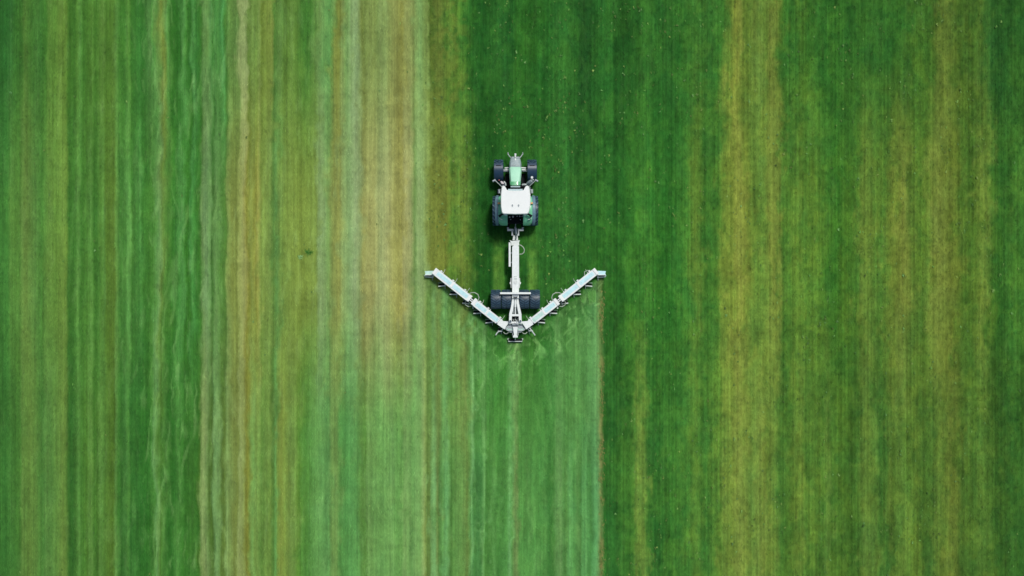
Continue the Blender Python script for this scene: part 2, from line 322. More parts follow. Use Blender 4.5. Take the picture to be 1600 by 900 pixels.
WISP = {}
def sward(x, y):
    """sward colour (linear), ridge height and a worked mask at field position x, y in photo-pixel units (25.5 per metre)"""
    amp = np.interp(x, [0, 100, 210, 235, 300, 312, 345, 400, 430, 660, 675, 950, 1100, 1600],
                    [1, 1.8, 1.8, 8.5, 7, 2.4, 4.0, 3.4, 2.2, 1.6, 3.0, 3.0, 4.5, 4.0])
    dx = amp * (vn(x, y, 13, 46, 1) * 0.6 + vn(x, y, 8, 19, 2) * 0.4 + vn(x, y, 60, 170, 3) * 0.5)
    xs = x + dx
    # strips fray: part of every strip is mixed with what grows a little to the side
    wide = np.interp(x, [0, 100, 340, 400, 480, 650, 662, 668, 740, 930, 950, 1000, 1600], [2.5, 3, 5, 7, 10, 7, 3, 12, 13, 3, 6, 13, 14])
    off = wide * (vn(x, y, 17, 40, 71) + .7 * vn(x, y, 6, 11, 72))
    mk = np.interp(x, [0, 345, 400, 650, 1600], [.35, .35, .5, .55, .75]) * sst(-.5, .5, vn(x, y, 12, 30, 73) + .4 * vn(x, y, 4, 6, 74))
    def prof(key, q):
        return look(key, q) * (1 - mk)[:, None] + look(key, q + off) * mk[:, None]
    T, Mi, L = prof('T', xs), prof('M', xs), prof('L', xs)
    a = sst(60, 340, y)[:, None]
    b = sst(430, 690, y + 22 * vn(x, y, 18, 60, 4))[:, None]
    col = (T * (1 - a) + Mi * a) * (1 - b) + L * b
    # the band already gone over by the implement
    vl = vline(x)
    inb = (x > 655) & (x < 947)
    up = T * (1 - a) + Mi * a
    xw = x + vn(x, y, 10, 45, 5) * 1.5
    wk = prof('W', xw)
    bb = sst(620, 760, y)[:, None]
    wk = wk * (1 - bb) + prof('L', xw) * bb
    wl = (wk @ np.array([.3, .6, .1]))[:, None]
    wk = (wl + (wk - wl) * .92) * 1.07
    soft = vn(x, y, 9, 12, 6) * 5
    wm = np.where(inb, sst(-3, 5, y - vl + soft), 0.0)
    edge = sst(662, 668, x) * (1 - sst(941, 945.5, x + vn(x, y, 20, 11, 7) * 2.4 + vn(x, y, 20, 34, 8) * 2.0))
    left_fresh = sst(0, 60, y - vl)
    wmix = (wm * edge)[:, None]
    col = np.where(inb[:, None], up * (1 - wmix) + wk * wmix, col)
    # left of the band keeps its own blend
    col0 = (T * (1 - a) + Mi * a) * (1 - b) + L * b
    outl = (1 - sst(655, 664, x))[:, None]
    col = col * (1 - outl) + col0 * outl
    # wisps of grass thrown behind the arms
    wxx = x + 7 * vn(x, y, 16, 22, 11) + 3 * vn(x, y, 6, 9, 16); wyy = y + 8 * vn(x, y, 20, 20, 12)
    sl = np.where(x > MX, -0.25, 0.25)
    rg = sst(.12, .85, vn(wxx + sl * wyy, wyy, 5.5, 19, 13)) * (0.6 + 0.4 * vn(x, y, 20, 16, 17))
    rg2 = sst(.25, .9, vn(wxx - 2 * sl * wyy, wyy, 4.5, 13, 14))
    fade = wm * edge * sst(4, 16, y - vl) * (1 - sst(15, 105, y - vl)) * np.interp(x, [660, 740, 800, 860, 945], [.25, .5, .8, 1.0, 1.05])
    curl = np.exp(-(((x - (808 - .035 * np.clip(y - 536, 0, 60) ** 2 + 1.2 * vn(x, y, 9, 6, 19))) / (2.6 + .05 * np.clip(y - 536, 0, 60))) ** 2)) * sst(534, 540, y) * (1 - sst(550, 570, y)) * .9
    curl = curl + .6 * np.exp(-(((x - (799 - .05 * (y - 536) ** 2)) / 1.8) ** 2)) * sst(534, 538, y) * (1 - sst(544, 550, y))
    ws = np.clip(rg * 1.25 + rg2 * 0.8 - .16, -.12, 1.5) * fade + curl * 1.15
    WISP['ws'] = ws
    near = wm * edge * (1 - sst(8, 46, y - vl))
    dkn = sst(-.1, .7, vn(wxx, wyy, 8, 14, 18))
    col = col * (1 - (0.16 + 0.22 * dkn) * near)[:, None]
    col = col + ws[:, None] * np.array([0.125, 0.225, 0.090])
    eg = np.exp(-((x - 939.5 + 2.2 * vn(x, y, 30, 16, 61)) / 2.6) ** 2) * sst(455, 500, y) * sst(-.45, .35, vn(x, y, 40, 26, 62) + .5 * vn(x, y, 3, 7, 63))
    col = col * (1 - .6 * eg[:, None]) + .6 * eg[:, None] * lin([150, 138, 86])
    # tyre tracks pressed between tractor and trailed axle
    for (c, w) in ((779.0, 8.5), (832.0, 8.0)):
        t = np.exp(-((x - c) / w) ** 4) * sst(352, 425, y) * (1 - sst(462, 478, y)) * (0.62 + 0.38 * vn(x, y, 7, 9, 15))
        col = col * (1 - 0.75 * t[:, None]) + 0.75 * t[:, None] * lin([104, 154, 62])
    # natural variation: long streaks, blotches, fine tufts
    right = sst(660, 700, x) * (1 - wm * edge)
    left = 1 - sst(640, 680, x)
    st = vn(xs, y, 3.0, 85, 21) * 0.085 + vn(xs, y, 6.5, 190, 22) * 0.06 + vn(x, y, 2.6, 30, 23) * 0.09
    st = st + right * vn(x, y, 2.6, 150, 24) * 0.11
    band = np.exp(-((x - 580) / 95.0) ** 4)
    blot = vn(x, y, 26, 44, 25) * 0.08 + vn(x, y, 11, 20, 26) * 0.09 + band * vn(x, y, 45, 9, 27) * 0.07
    sharp = sst(-.15, .25, vn(x, y, 15, 26, 35) + .6 * vn(x, y, 6, 8, 36)) - .5
    blot = blot + right * sharp * 0.10 + right * vn(x, y, 34, 4.5, 37) * .035
    tuft = vn(x, y, 4.6, 6.5, 28) * 0.11 + vn(x, y, 2.6, 3.4, 29) * 0.10
    k = 1 + st + blot + tuft * (0.5 + 0.7 * right)
    col = col * k[:, None]
    dry = (sharp * .8 + vn(x, y, 19, 38, 31) * 0.4 + vn(x, y, 8, 15, 32) * 0.5) * (0.07 + 0.20 * right)
    yel = np.clip((col[:, 0] / np.maximum(col[:, 1], .001) - .3) / .45, 0, 1)
    dry = dry * (1 - .75 * yel)
    col = col * np.stack([1 + dry * .9, 1 + dry * 0.25, 1 - dry * 0.15], -1)
    # loose pale strands lying along the swaths
    wr = np.interp(x, [0, 100, 205, 232, 300, 345, 400, 560, 655, 668, 760, 900, 944, 950, 1600], [.15, .35, .4, 1, 1, .8, .5, .45, .2, .35, .35, .45, .3, .12, .12])
    xk = x + 5 * vn(x, y, 30, 34, 51) + 2 * vn(x, y, 12, 14, 52)
    sd = sst(.35, .95, vn(xk + .12 * y, y, 4.6, 42, 53)) + .8 * sst(.45, .95, vn(xk - .10 * y, y, 3.8, 34, 54))
    wr = np.where((x > 668) & (x < 944), wr * wm + .12 * (1 - wm), wr)
    col = np.maximum(col * (1 - .06 * wr[:, None]), 0) + ((sd - .10) * wr)[:, None] * np.array([0.050, 0.078, 0.034])
    # dry tufty patches in the unworked strip beside the pale one
    pm = np.exp(-((x - 700) / 30.0) ** 4) * (1 - wm) * sst(.05, .5, vn(x, y, 13, 17, 33) + .5 * vn(x, y, 5, 6, 34))
    col = col * (1 - 0.25 * pm[:, None]) + 0.25 * pm[:, None] * lin([130, 138, 58])
    lum = col @ np.array([.3, .6, .1])
    h = left * np.clip((lum - 0.12) * 0.35, -0.02, 0.06) + 0.02 * vn(x, y, 6, 10, 41) + 0.012 * vn(x, y, 2.5, 6, 42)
    h = h + right * 0.018 * np.sin(2 * np.pi * x / 5.1) + ws * 0.05 + (wm * edge) * 0.015 * vn(x, y, 5, 40, 43)
    lum = (col @ np.array([.25, .65, .1]))[:, None]
    col = lum + (col - lum) * .935
    pale = np.exp(-((x - 590) / 85.0) ** 4)[:, None] * (1 - b)
    col = col * (1 + pale * np.array([.03, -.01, .09]))
    warm = 1 + .05 * right * (1 - yel)
    cap = np.where(x > 664, .80, .97) * col[:, 1]
    col[:, 0] = np.where(col[:, 0] > cap, cap + .3 * (col[:, 0] - cap), col[:, 0])
    col = col * np.stack([warm, np.ones_like(x), np.ones_like(x)], -1)
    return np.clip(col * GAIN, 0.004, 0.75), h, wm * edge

def colour_attr(me, col):
    at = me.color_attributes.new('sward', 'FLOAT_COLOR', 'POINT')
    at.data.foreach_set('color', np.concatenate([col, np.ones((len(col), 1))], 1).astype(np.float32).ravel())

def build_field():
    xs = np.concatenate([[-400, -200, -100, -60, -45], np.arange(-36, 36.001, 0.07), [45, 60, 100, 200, 400]])
    ys = np.concatenate([[-400, -200, -100, -50, -30], np.arange(-21.5, 21.501, 0.07), [30, 50, 100, 200, 400]])
    nx, ny = len(xs), len(ys)
    X, Y = np.meshgrid(xs, ys)
    X = X.ravel(); Y = Y.ravel()
    px, py = X * S + CX, CY - Y * S
    col, h, _ = sward(px, py)
    far = (np.abs(X) > 36.1) | (np.abs(Y) > 21.6)
    h = np.where(far, 0, h)
    co = np.stack([X, Y, h - 0.045], 1).astype(np.float32)
    idx = np.arange(nx * ny).reshape(ny, nx)
    q = np.stack([idx[:-1, :-1], idx[:-1, 1:], idx[1:, 1:], idx[1:, :-1]], -1).reshape(-1, 4)
    me = bpy.data.meshes.new('field')
    me.vertices.add(len(co)); me.vertices.foreach_set('co', co.ravel())
    me.loops.add(q.size); me.loops.foreach_set('vertex_index', q.astype(np.int32).ravel())
    me.polygons.add(len(q))
    me.polygons.foreach_set('loop_start', (np.arange(len(q)) * 4).astype(np.int32))
    me.polygons.foreach_set('loop_total', np.full(len(q), 4, np.int32))
    me.update(calc_edges=True)
    me.polygons.foreach_set('use_smooth', np.ones(len(q), bool))
    colour_attr(me, col)
    me.materials.append(attr_mat('sward_ground', 0.9, 0.05, 0.16, 7.0, (3.0, 0.8, 1.0), 0.35))
    ob = place('field', me, (0, 0, 0))
    ob['kind'] = 'structure'
    ob['label'] = 'striped green and straw coloured grass field'
    return ob

def build_blades(name, X, Y, length, width, lean, azim, tint, base_z=None, m=None, colour=None):
    n = len(X)
    px, py = X * S + CX, CY - Y * S
    col, h, wm = sward(px, py)
    if colour is not None: col = colour
    z0 = h - 0.05
    d = np.stack([np.cos(azim) * np.sin(lean), np.sin(azim) * np.sin(lean), np.cos(lean)], 1)
    side = np.stack([-np.sin(azim), np.cos(azim), np.zeros(n)], 1)
    root = np.stack([X, Y, z0], 1)
    a = root - side * (width / 2)[:, None]
    b = root + side * (width / 2)[:, None]
    tip = root + d * length[:, None]
    tip[:, 2] -= length * 0.12
    co = np.stack([a, b, tip], 1).reshape(-1, 3).astype(np.float32)
    c3 = np.repeat(np.clip(col * tint[:, None], 0.003, 0.9), 3, 0)
    me = bpy.data.meshes.new(name)
    me.vertices.add(len(co)); me.vertices.foreach_set('co', co.ravel())
    me.loops.add(n * 3); me.loops.foreach_set('vertex_index', np.arange(n * 3, dtype=np.int32))
    me.polygons.add(n)
    me.polygons.foreach_set('loop_start', (np.arange(n) * 3).astype(np.int32))
    me.polygons.foreach_set('loop_total', np.full(n, 3, np.int32))
    me.update(calc_edges=True)
    colour_attr(me, c3)
    me.materials.append(m)
    return place(name, me, (0, 0, 0))

field = build_field()

# ------------------------------------------------------------------ wheels
CACHE = {}
def wheel(parent, c, r, w, rim_r, lugs, label=None):
    key = (r, w)
    if key not in CACHE:
        hw = w / 2
        t = MB().spinx([(-hw * .86, rim_r), (-hw, rim_r + (r - rim_r) * .35), (-hw, r * .90), (-hw * .9, r * .93), (-hw * .5, r * .945),
                        (hw * .5, r * .945), (hw * .9, r * .93), (hw, r * .90), (hw, rim_r + (r - rim_r) * .35), (hw * .86, rim_r)], 44)
        nb = len(t.f)
        for k in range(lugs):
            for sd in (-1, 1):
                a0 = 2 * math.pi * (k + (0.5 if sd > 0 else 0)) / lugs
                da = 2 * math.pi / lugs
                pts = []
                for f, xx in ((0.0, 0.06 * sd * hw), (0.55, 0.62 * sd * hw), (0.95, 0.99 * sd * hw)):
                    for off in (-0.17, 0.17):
                        for rr in (r * .92, r * (1.0 if f < .9 else .972)):
                            an = a0 - da * f * 1.1 + off * da
                            pts.append((xx, rr * math.cos(an), rr * math.sin(an)))
                fs = []
                for q in range(2):
                    o = q * 4
                    for (i, j) in ((0, 1), (1, 3), (3, 2), (2, 0)):
                        fs.append((o + i, o + j, o + 4 + j, o + 4 + i))
                fs += [(0, 1, 3, 2), (8, 9, 11, 10)]
                t.add(pts, fs)
        rim = MB().spinx([(-hw * .80, rim_r * 1.01), (-hw * .80, rim_r * .90), (-hw * .2, rim_r * .82), (-hw * .15, .02), (hw * .15, .02),
                          (hw * .2, rim_r * .82), (hw * .80, rim_r * .90), (hw * .80, rim_r * 1.01)], 28)
        for k in range(8):
            an = 2 * math.pi * k / 8
            for sx in (-1, 1):
                p = Vector((hw * .16 * sx, rim_r * .4 * math.cos(an), rim_r * .4 * math.sin(an)))
                rim.tube([p, p + Vector((0.05 * sx, 0, 0))], .025, 6)
        tm = t.mesh('tyre', smooth=True); tm.materials.append(M['tyre']); tm.materials.append(M['tread'])
        for p_ in tm.polygons:
            if p_.index >= nb: p_.material_index = 1
        rm = rim.mesh('wheel', smooth=True); rm.materials.append(M['rim'])
        CACHE[key] = (rm, tm)
    rm, tm = CACHE[key]
    wo = place('wheel', rm, c, parent)
    place('tyre', tm, c, wo)
    return wo

# ------------------------------------------------------------------ tractor
TX = 805.2
tr = empty('tractor', W(TX, 329.5, 0.0), 'green tractor with white cab roof driving up the grass field', 'tractor')
def rod(pts, r, name, m, parent, n=8):
    return MB().tube([W(*p) for p in pts], r, n).build(name, m, parent)

RW, FW = 0.90, 0.66
for px_ in (779.3, 831.1):
    c = W(px_, 329.5, RW); wheel(tr, c, RW, 0.72, 0.48, 20)
for px_ in (779.3, 831.0):
    c = W(px_, 266.5, FW); wheel(tr, c, FW, 0.56, 0.36, 18)
# chassis and drivetrain
MB().pxbox(800, 262, 810.4, 340, 0.55, 1.0, .04).pxbox(797.5, 300, 813, 345, 0.5, 1.15, .05).build('chassis', 'black', tr)
MB().tube([W(783, 266.5, .66), W(827, 266.5, .66)], .10).pxbox(798, 263, 812.5, 270, .5, .85, .03).build('front_axle', 'grey', tr)
MB().tube([W(783, 329.5, .9), W(827, 329.5, .9)], .16).build('rear_axle', 'black', tr)
for sx in (-1, 1):
    MB().tube([W(TX + sx * 8.5, 262.2, 1.02), W(TX + sx * 16.5, 262.6, 1.0)], .045).tube([W(TX + sx * 10, 265.6, .98), W(TX + sx * 15.5, 265.4, .96), W(TX + sx * 17, 267.6, .9)], .045).build('steering_ram', 'offwhite', tr)
    # front mudguard
    rings = []
    c = W(TX + sx * 25.9, 266.5, FW)
    for i in range(13):
        a = math.radians(62 + i * 8.6)
        R = FW + .055
        row = []
        for (xx, rr) in ((-.29, R - .05), (-.26, R), (.26, R), (.29, R - .05), (.27, R - .035), (.25, R - .02), (-.25, R - .02), (-.27, R - .035)):
            row.append(Vector((c.x + xx, c.y + rr * math.cos(a), c.z + rr * math.sin(a))))
        rings.append(row)
    g = MB().loft(rings).build('front_mudguard', 'guard', tr)
    a = math.radians(74)
    p = Vector((c.x, c.y + (FW + .058) * math.cos(a), c.z + (FW + .058) * math.sin(a)))
    MB().box(p, (.30, .045, .02)).build('mudguard_slot', 'black', g)
    MB().tube([Vector((c.x - sx * .2, c.y - .1, c.z + .55)), W(TX + sx * 9, 268, .8)], .03).build('bracket', 'grey', g)

def hood_ring(py, hw, zt, zb):
    c = W(TX, py, zt)
    out = []
    for (u, v) in ((-1, 0), (-1, .72), (-.93, .9), (-.74, 1.0), (-.3, 1.03), (.3, 1.03), (.74, 1.0), (.93, .9), (1, .72), (1, 0)):
        out.append(Vector((c.x + u * hw, c.y, zb + (zt - zb) * v)))
    return out
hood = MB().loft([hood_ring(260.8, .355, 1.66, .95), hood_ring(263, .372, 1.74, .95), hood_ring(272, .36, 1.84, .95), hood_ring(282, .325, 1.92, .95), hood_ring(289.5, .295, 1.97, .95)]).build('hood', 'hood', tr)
MB().loft([hood_ring(283.6, .335, 1.955, 1.5), hood_ring(286, .325, 1.97, 1.5), hood_ring(289.0, .31, 1.985, 1.5)]).build('hood_rear_panel', 'hoodband', hood)
MB().pxbox(796.2, 265, 796.9, 282, 1.1, 1.55).build('side_grille', 'black', hood)
MB().pxbox(813.6, 265, 814.3, 282, 1.1, 1.55).build('side_grille', 'black', hood)
nose = MB().loft([hood_ring(246.6, .27, 1.12, .55), hood_ring(247.6, .30, 1.28, .55), hood_ring(252, .345, 1.42, .55), hood_ring(256, .365, 1.54, .55), hood_ring(260.7, .36, 1.63, .6)]).build('front_grille', 'grille', tr)
for i in range(6):
    y = 249.2 + i * 1.9
    zt = 1.28 + (y - 247.6) / 13.1 * .40
    MB().tube([W(TX - 6.6, y, zt - .02), W(TX - 3, y, zt + .03), W(TX + 3, y, zt + .03), W(TX + 6.6, y, zt - .02)], .016, 6).build('slat', 'zinc', nose)
for sx in (-1, 1):
    MB().pxbox(TX + sx * 5.2 - 1.2, 247.2, TX + sx * 5.2 + 1.2, 248.4, 1.05, 1.2).build('headlight', 'visor', nose)
# front linkage
fl = MB().pxbox(799, 244.6, 811.4, 247.5, .45, .85, .03).build('front_linkage', 'grey', tr)
for sx in (-1, 1):
    MB().tube([W(TX + sx * 6.2, 247, .72), W(TX + sx * 8.2, 245.2, .68), W(TX + sx * 10.4, 242.4, .62), W(TX + sx * 11.6, 240.4, .6), W(TX + sx * 11.5, 238.0, .66)], [.04, .032, .028, .042, .028]).build('lift_arm', 'zinc', fl)
MB().tube([W(TX, 250.6, 1.36), W(TX, 247.6, 1.34)], .05).build('top_link_bracket', 'white', fl)
MB().tube([W(TX, 246, .9), W(TX, 243.2, .92), W(TX, 240.8, .86)], [.05, .05, .075]).build('top_link', 'offwhite', fl)

# rear fenders
for sx in (-1, 1):
    c = W(TX + sx * 25, 329.5, RW)
    ext = lambda px_, z: W(TX + sx * px_, 329.5, z).x
    R = RW + .045
    def shell(pin, pout, r_off, a0, a1, curl, n=17):
        rings = []
        for i in range(n):
            t = i / (n - 1)
            a = math.radians(a0 + (a1 - a0) * t)
            tap = 1 - 0.22 * abs(2 * t - 1) ** 4
            zz = c.z + R * math.sin(a)
            x0 = ext(pin, zz); x1 = ext(pin + (pout - pin) * tap, zz)
            row = []
            for (f, rr) in ((0, 0), (.35, .012), (.75, .004), (.93, -.02), (1.0, -curl), (.965, -curl - .01), (.90, -.05), (.72, -.035), (0, -.035)):
                q = R + r_off + rr
                row.append(Vector((x0 + (x1 - x0) * f, c.y + q * math.cos(a), c.z + q * math.sin(a))))
            rings.append(row)
        return MB().loft(rings)
    fd = shell(12.2, 27.4, 0.03, 22, 158, .05).build('rear_fender', 'green', tr)
    shell(26.2, 31.9, 0.0, 20, 160, .07).build('fender_trim', 'trim', fd)
    MB().pxprism([(TX + sx * p[0], p[1]) for p in ((12, 313), (19, 313), (19, 346), (12, 346))], 1.0, 1.45).build('fender_inner_panel', 'black', fd)
    p = W(TX + sx * 25.4, 317.5, 1.93)
    MB().box(p, (.16, .10, .10), .2, .02).build('indicator_lamp', 'amber', fd)
    MB().tube([W(TX + sx * 18.5, 333.6, 2.06), W(TX + sx * 21.5, 335.2, 2.05), W(TX + sx * 25.2, 338.0, 1.99)], [.07, .055, .085]).build('lamp_bracket', 'black', fd)
    MB().tube([W(TX + sx * 20, 343.2, 1.80), W(TX + sx * 23, 342.2, 1.82), W(TX + sx * 25.2, 340.6, 1.82)], .025, 6).build('grab_rail', 'offwhite', fd)
    MB().pxbox(TX + sx * 21 - 2, 349.3, TX + sx * 21 + 2, 350.4, 1.25, 1.40).build('tail_lamp', 'red', fd)

# cab
cab = MB().pxprism([(787.5, 295), (823, 295), (825.5, 333), (785, 333)], 1.0, 1.45, .03).build('cab', 'black', tr)
def pane(name, quad):
    a, b, c_, d = [W(*q) for q in quad]
    nrm = (b - a).cross(d - a).normalized() * .02
    MB().add([a, b, c_, d, a + nrm, b + nrm, c_ + nrm, d + nrm], [(0, 1, 2, 3), (4, 7, 6, 5), (0, 4, 5, 1), (1, 5, 6, 2), (2, 6, 7, 3), (3, 7, 4, 0)]).build(name, 'glass', cab, smooth=False)
pane('windscreen', ((791, 294.2, 1.46), (819.4, 294.2, 1.46), (818.4, 297.5, 2.78), (792, 297.5, 2.78)))
pane('rear_window', ((789, 333.2, 1.46), (821.4, 333.2, 1.46), (819.4, 331.0, 2.78), (791, 331.0, 2.78)))
pane('side_window', ((786.2, 297, 1.46), (786.2, 331, 1.46), (788.4, 330, 2.78), (788.4, 299, 2.78)))
pane('side_window', ((824.2, 297, 1.46), (824.2, 331, 1.46), (822, 330, 2.78), (822, 299, 2.78)))
for (x0, y0, x1, y1) in ((789.4, 294.4, 790.2, 298), (821, 294.4, 820.2, 298), (786.8, 332.6, 789.2, 330.4), (823.6, 332.6, 821.2, 330.4)):
    MB().tube([W(x0, y0, 1.4), W(x1, y1, 2.8)], .045, 6).build('pillar', 'black', cab)
MB().pxbox(797.8, 290.8, 812.8, 292.6, 1.75, 1.95, .02).build('cowl', 'visor', cab)
R_ = [(785.0, 293), (786.0, 290.6), (787.4, 289.9), (789.4, 290.4), (791.0, 293.2), (792.6, 296.4), (795, 297.6), (805.2, 298.0),
      (815.4, 297.6), (817.8, 296.4), (819.4, 293.2), (821.0, 290.4), (823.0, 289.9), (824.4, 290.6), (825.4, 293)]
R_ = [(TX + (p[0] - 805.2) * 1.075, p[1]) for p in R_] + [(828.9, 303), (829.4, 313), (828.6, 323), (826.6, 332.4), (824.4, 334.6),
      (805.2, 335.2), (786.0, 334.6), (783.8, 332.4), (781.8 + .6, 323), (781.6 + .6, 313), (782.0 + .4, 303)]
rings = []
for (z, k) in ((2.76, .965), (2.80, .995), (2.90, 1.0), (2.965, .985), (3.00, .95)):
    cc = W(TX, 314, 2.98)
    ring = []
    for p in R_:
        q = W(p[0], p[1], 2.93)
        ring.append(Vector((cc.x + (q.x - cc.x) * k, cc.y + (q.y - cc.y) * k, z)))
    rings.append(ring)
roof = MB().loft(rings).build('cab_roof', 'roof', tr)
MB().pxprism([(793.2, 298.5), (817.2, 298.5), (816.6, 295.2), (793.8, 295.2)], 2.74, 2.84, .01).build('sun_visor', 'visor', roof)
for dx_ in (-4.5, 5.3):
    p = W(TX + dx_, 320.5, 3.0)
    MB().tube([p, p + Vector((0, 0, .05))], .045, 8).tube([p + Vector((0, -.05, .0)), p + Vector((0, -.05, .04))], .03, 6).build('roof_bolt', 'grey', roof)
for sx in (-1, 1):
    MB().pxbox(TX + sx * 15 - 2.6, 333.6, TX + sx * 15 + 2.6, 336.4, 2.72, 2.86, .02).build('work_light', 'visor', roof)
MB().pxprism([(789.5, 271), (821, 271), (822.5, 293), (788, 293)], .42, .52, .02).build('belly_shade_sheet', 'black', tr)  # black sheet added to deepen the shade between hood and front wheels
# mirrors, exhaust, steps, boxes
for sx in (-1, 1):
    mr_ = MB().tube([W(TX + sx * 20, 293, 2.3), W(TX + sx * 25.5, 287.6, 2.4), W(TX + sx * 31.6, 281.8, 2.42)], .022, 6).build('mirror_arm', 'zinc', tr)
    p = W(TX + sx * 33.2, 282.4, 2.30)
    MB().box(p, (.20, .09, .30), sx * -.5, .02).build('mirror', 'grey', mr_)
MB().pxprism([(780.2, 284), (788.5, 284), (790.5, 288), (790, 291.5), (784, 291.5), (781.5, 288.5)], .7, 1.35, .05).build('tool_box', 'guard', tr)
tb = MB().pxprism([(781.4, 283.6), (784, 282.6), (787.6, 285.6), (787.2, 288), (783.6, 287.6)], 1.2, 1.48, .03).build('battery_cover', 'pink', tr)
MB().pxbox(779, 280.4, 780.6, 282.2, 1.3, 1.42, .02).build('front_lamp', 'red', tb)
MB().tube([W(787.4, 283.6, 1.4), W(789.8, 286.4, 1.42), W(790.2, 290, 1.4)], .05, 6).build('air_hose', 'zinc', tr)
ex = MB().tube([W(822.5, 288.4, 1.55), W(826, 286.2, 1.7), W(828.6, 284.6, 1.85), W(831, 282.4, 1.98)], [.07, .12, .13, .09]).build('exhaust', 'grey', tr)
MB().tube([W(830.2, 282.8, 1.96), W(833.6, 280.4, 2.06)], .055, 8).build('exhaust_tip', 'zinc', ex)
MB().tube([W(831.2, 277.4, 1.5), W(831.2, 277.2, 1.62)], .075, 8).build('marker_lamp', 'white', tr)
MB().tube([W(831.2, 277.4, 1.5), W(829.5, 283, 1.2)], .025, 6).build('lamp_stalk', 'black', tr)
MB().tube([W(816, 288.8, 1.62), W(819, 288.4, 1.66), W(822.4, 288.6, 1.62)], .06, 8).build('intake_pipe', 'zinc', tr)
for sx in (-1, 1):
    MB().pxbox(TX + sx * 21 - 5, 292, TX + sx * 21 + 5, 305, .5, .98, .05).build('fuel_tank', 'black', tr)
    st_ = MB().tube([W(TX + sx * 23.6, 296, 1.1), W(TX + sx * 25.8, 296, .45)], .025, 6).tube([W(TX + sx * 23.6, 301.5, 1.1), W(TX + sx * 25.8, 301.5, .45)], .025, 6).build('cab_step', 'grey', tr)
    for z_ in (.5, .75, 1.0):
        q = 26.6 - (z_ - .45) * 3
        MB().pxbox(TX + sx * q - 1.2, 295.6, TX + sx * q + 1.2, 302, z_, z_ + .03).build('tread', 'grey', st_)
MB().tube([W(827.6, 290, 2.2), W(827.8, 296, 2.2), W(827.4, 303, 2.15)], .028, 6).build('door_rail', 'zinc', tr)
# rear end
rh = MB().pxbox(793, 336, 817.4, 349, .55, 1.12, .05).build('rear_housing', 'black', tr)
for (x_, y_, r_) in ((796.4, 339.4, .05), (801.6, 338.8, .06), (808, 338, .035), (812, 338, .045), (816, 338, .04), (798, 343, .03), (813, 343.5, .03)):
    p = W(x_, y_, 1.12)
    MB().tube([p, p + Vector((0, 0, .1))], r_, 8).build('coupler', 'offwhite', rh)
for sx in (-1, 1):
    MB().tube([W(TX + sx * 8, 346, .62), W(TX + sx * 11.6, 355.4, .62)], .05, 6).build('lower_link', 'black', tr)
    MB().tube([W(TX + sx * 8.6, 344, 1.15), W(TX + sx * 10.6, 353, .66)], .03, 6).build('lift_rod', 'black', tr)

# ------------------------------------------------------------------ trailed implement
im = empty('trailed_implement', W(MX, 467.5, 0), 'white V-armed trailed grass implement on wide twin tyres behind the tractor', 'implement')
WR = 0.585
for px_ in (775.0, 791.6, 819.0, 835.6):
    wheel(im, W(px_, 467.6, WR), WR, 0.60, 0.32, 22)
MB().tube([W(770, 467.6, WR), W(840.6, 467.6, WR)], .09).build('axle', 'grey', im)
def mir(pts): return [(2 * MX - p[0], *p[1:]) for p in pts]
# hitch
hd = MB().pxbox(792.6, 357.6, 818.2, 360.8, .58, .74, .02).build('hitch_crossbar', 'white', im)
for sx in (-1, 1):
    MB().pxbox(MX + sx * 11.6 - 1.4, 355, MX + sx * 11.6 + 1.4, 357.5, .56, .72).build('hitch_pin', 'zinc', hd)
    MB().pxbox(MX + sx * 4.6 - 1.4, 360.9, MX + sx * 4.6 + 1.4, 368.2, .6, .78, .02).build('hitch_leg', 'white', hd)
MB().pxprism([(803.6, 356.8), (807.4, 356.8), (808.8, 361), (807.6, 367.4), (804.8, 367.4), (803.2, 361)], .70, .84, .02).build('coupling_plate', 'visor', im)
MB().tube([W(805.2, 346, .74), W(805.6, 350, .72), W(805.2, 357, .76)], .032, 8).tube([W(804, 356, .78), W(806.6, 355.6, .78)], .06, 8).build('drive_shaft', 'zinc', im)
MB().tube([W(803, 357, .9), W(804, 362, .9), W(805.6, 366.2, .88), W(806.4, 371, .9), W(805.6, 374.5, .95)], .04, 6).build('supply_hose', 'darkhose', im)
MB().tube([W(808.6, 357.5, .88), W(808.9, 363, .88), W(807.4, 367.5, .88)], .03, 6).build('supply_hose', 'darkhose', im)
MB().pxprism([(801.8, 367.8), (808.8, 367.8), (809.8, 375.4), (800.6, 375.4)], .62, .86, .02).build('hitch_neck', 'offwhite', im)
MB().pxprism([(795.8, 375), (799.6, 376.4), (812.6, 375.2), (811.2, 378.4), (811.2, 383.8), (798.4, 383.8), (798.4, 379.4)], .7, .93, .02).build('hitch_head', 'offwhite', im)
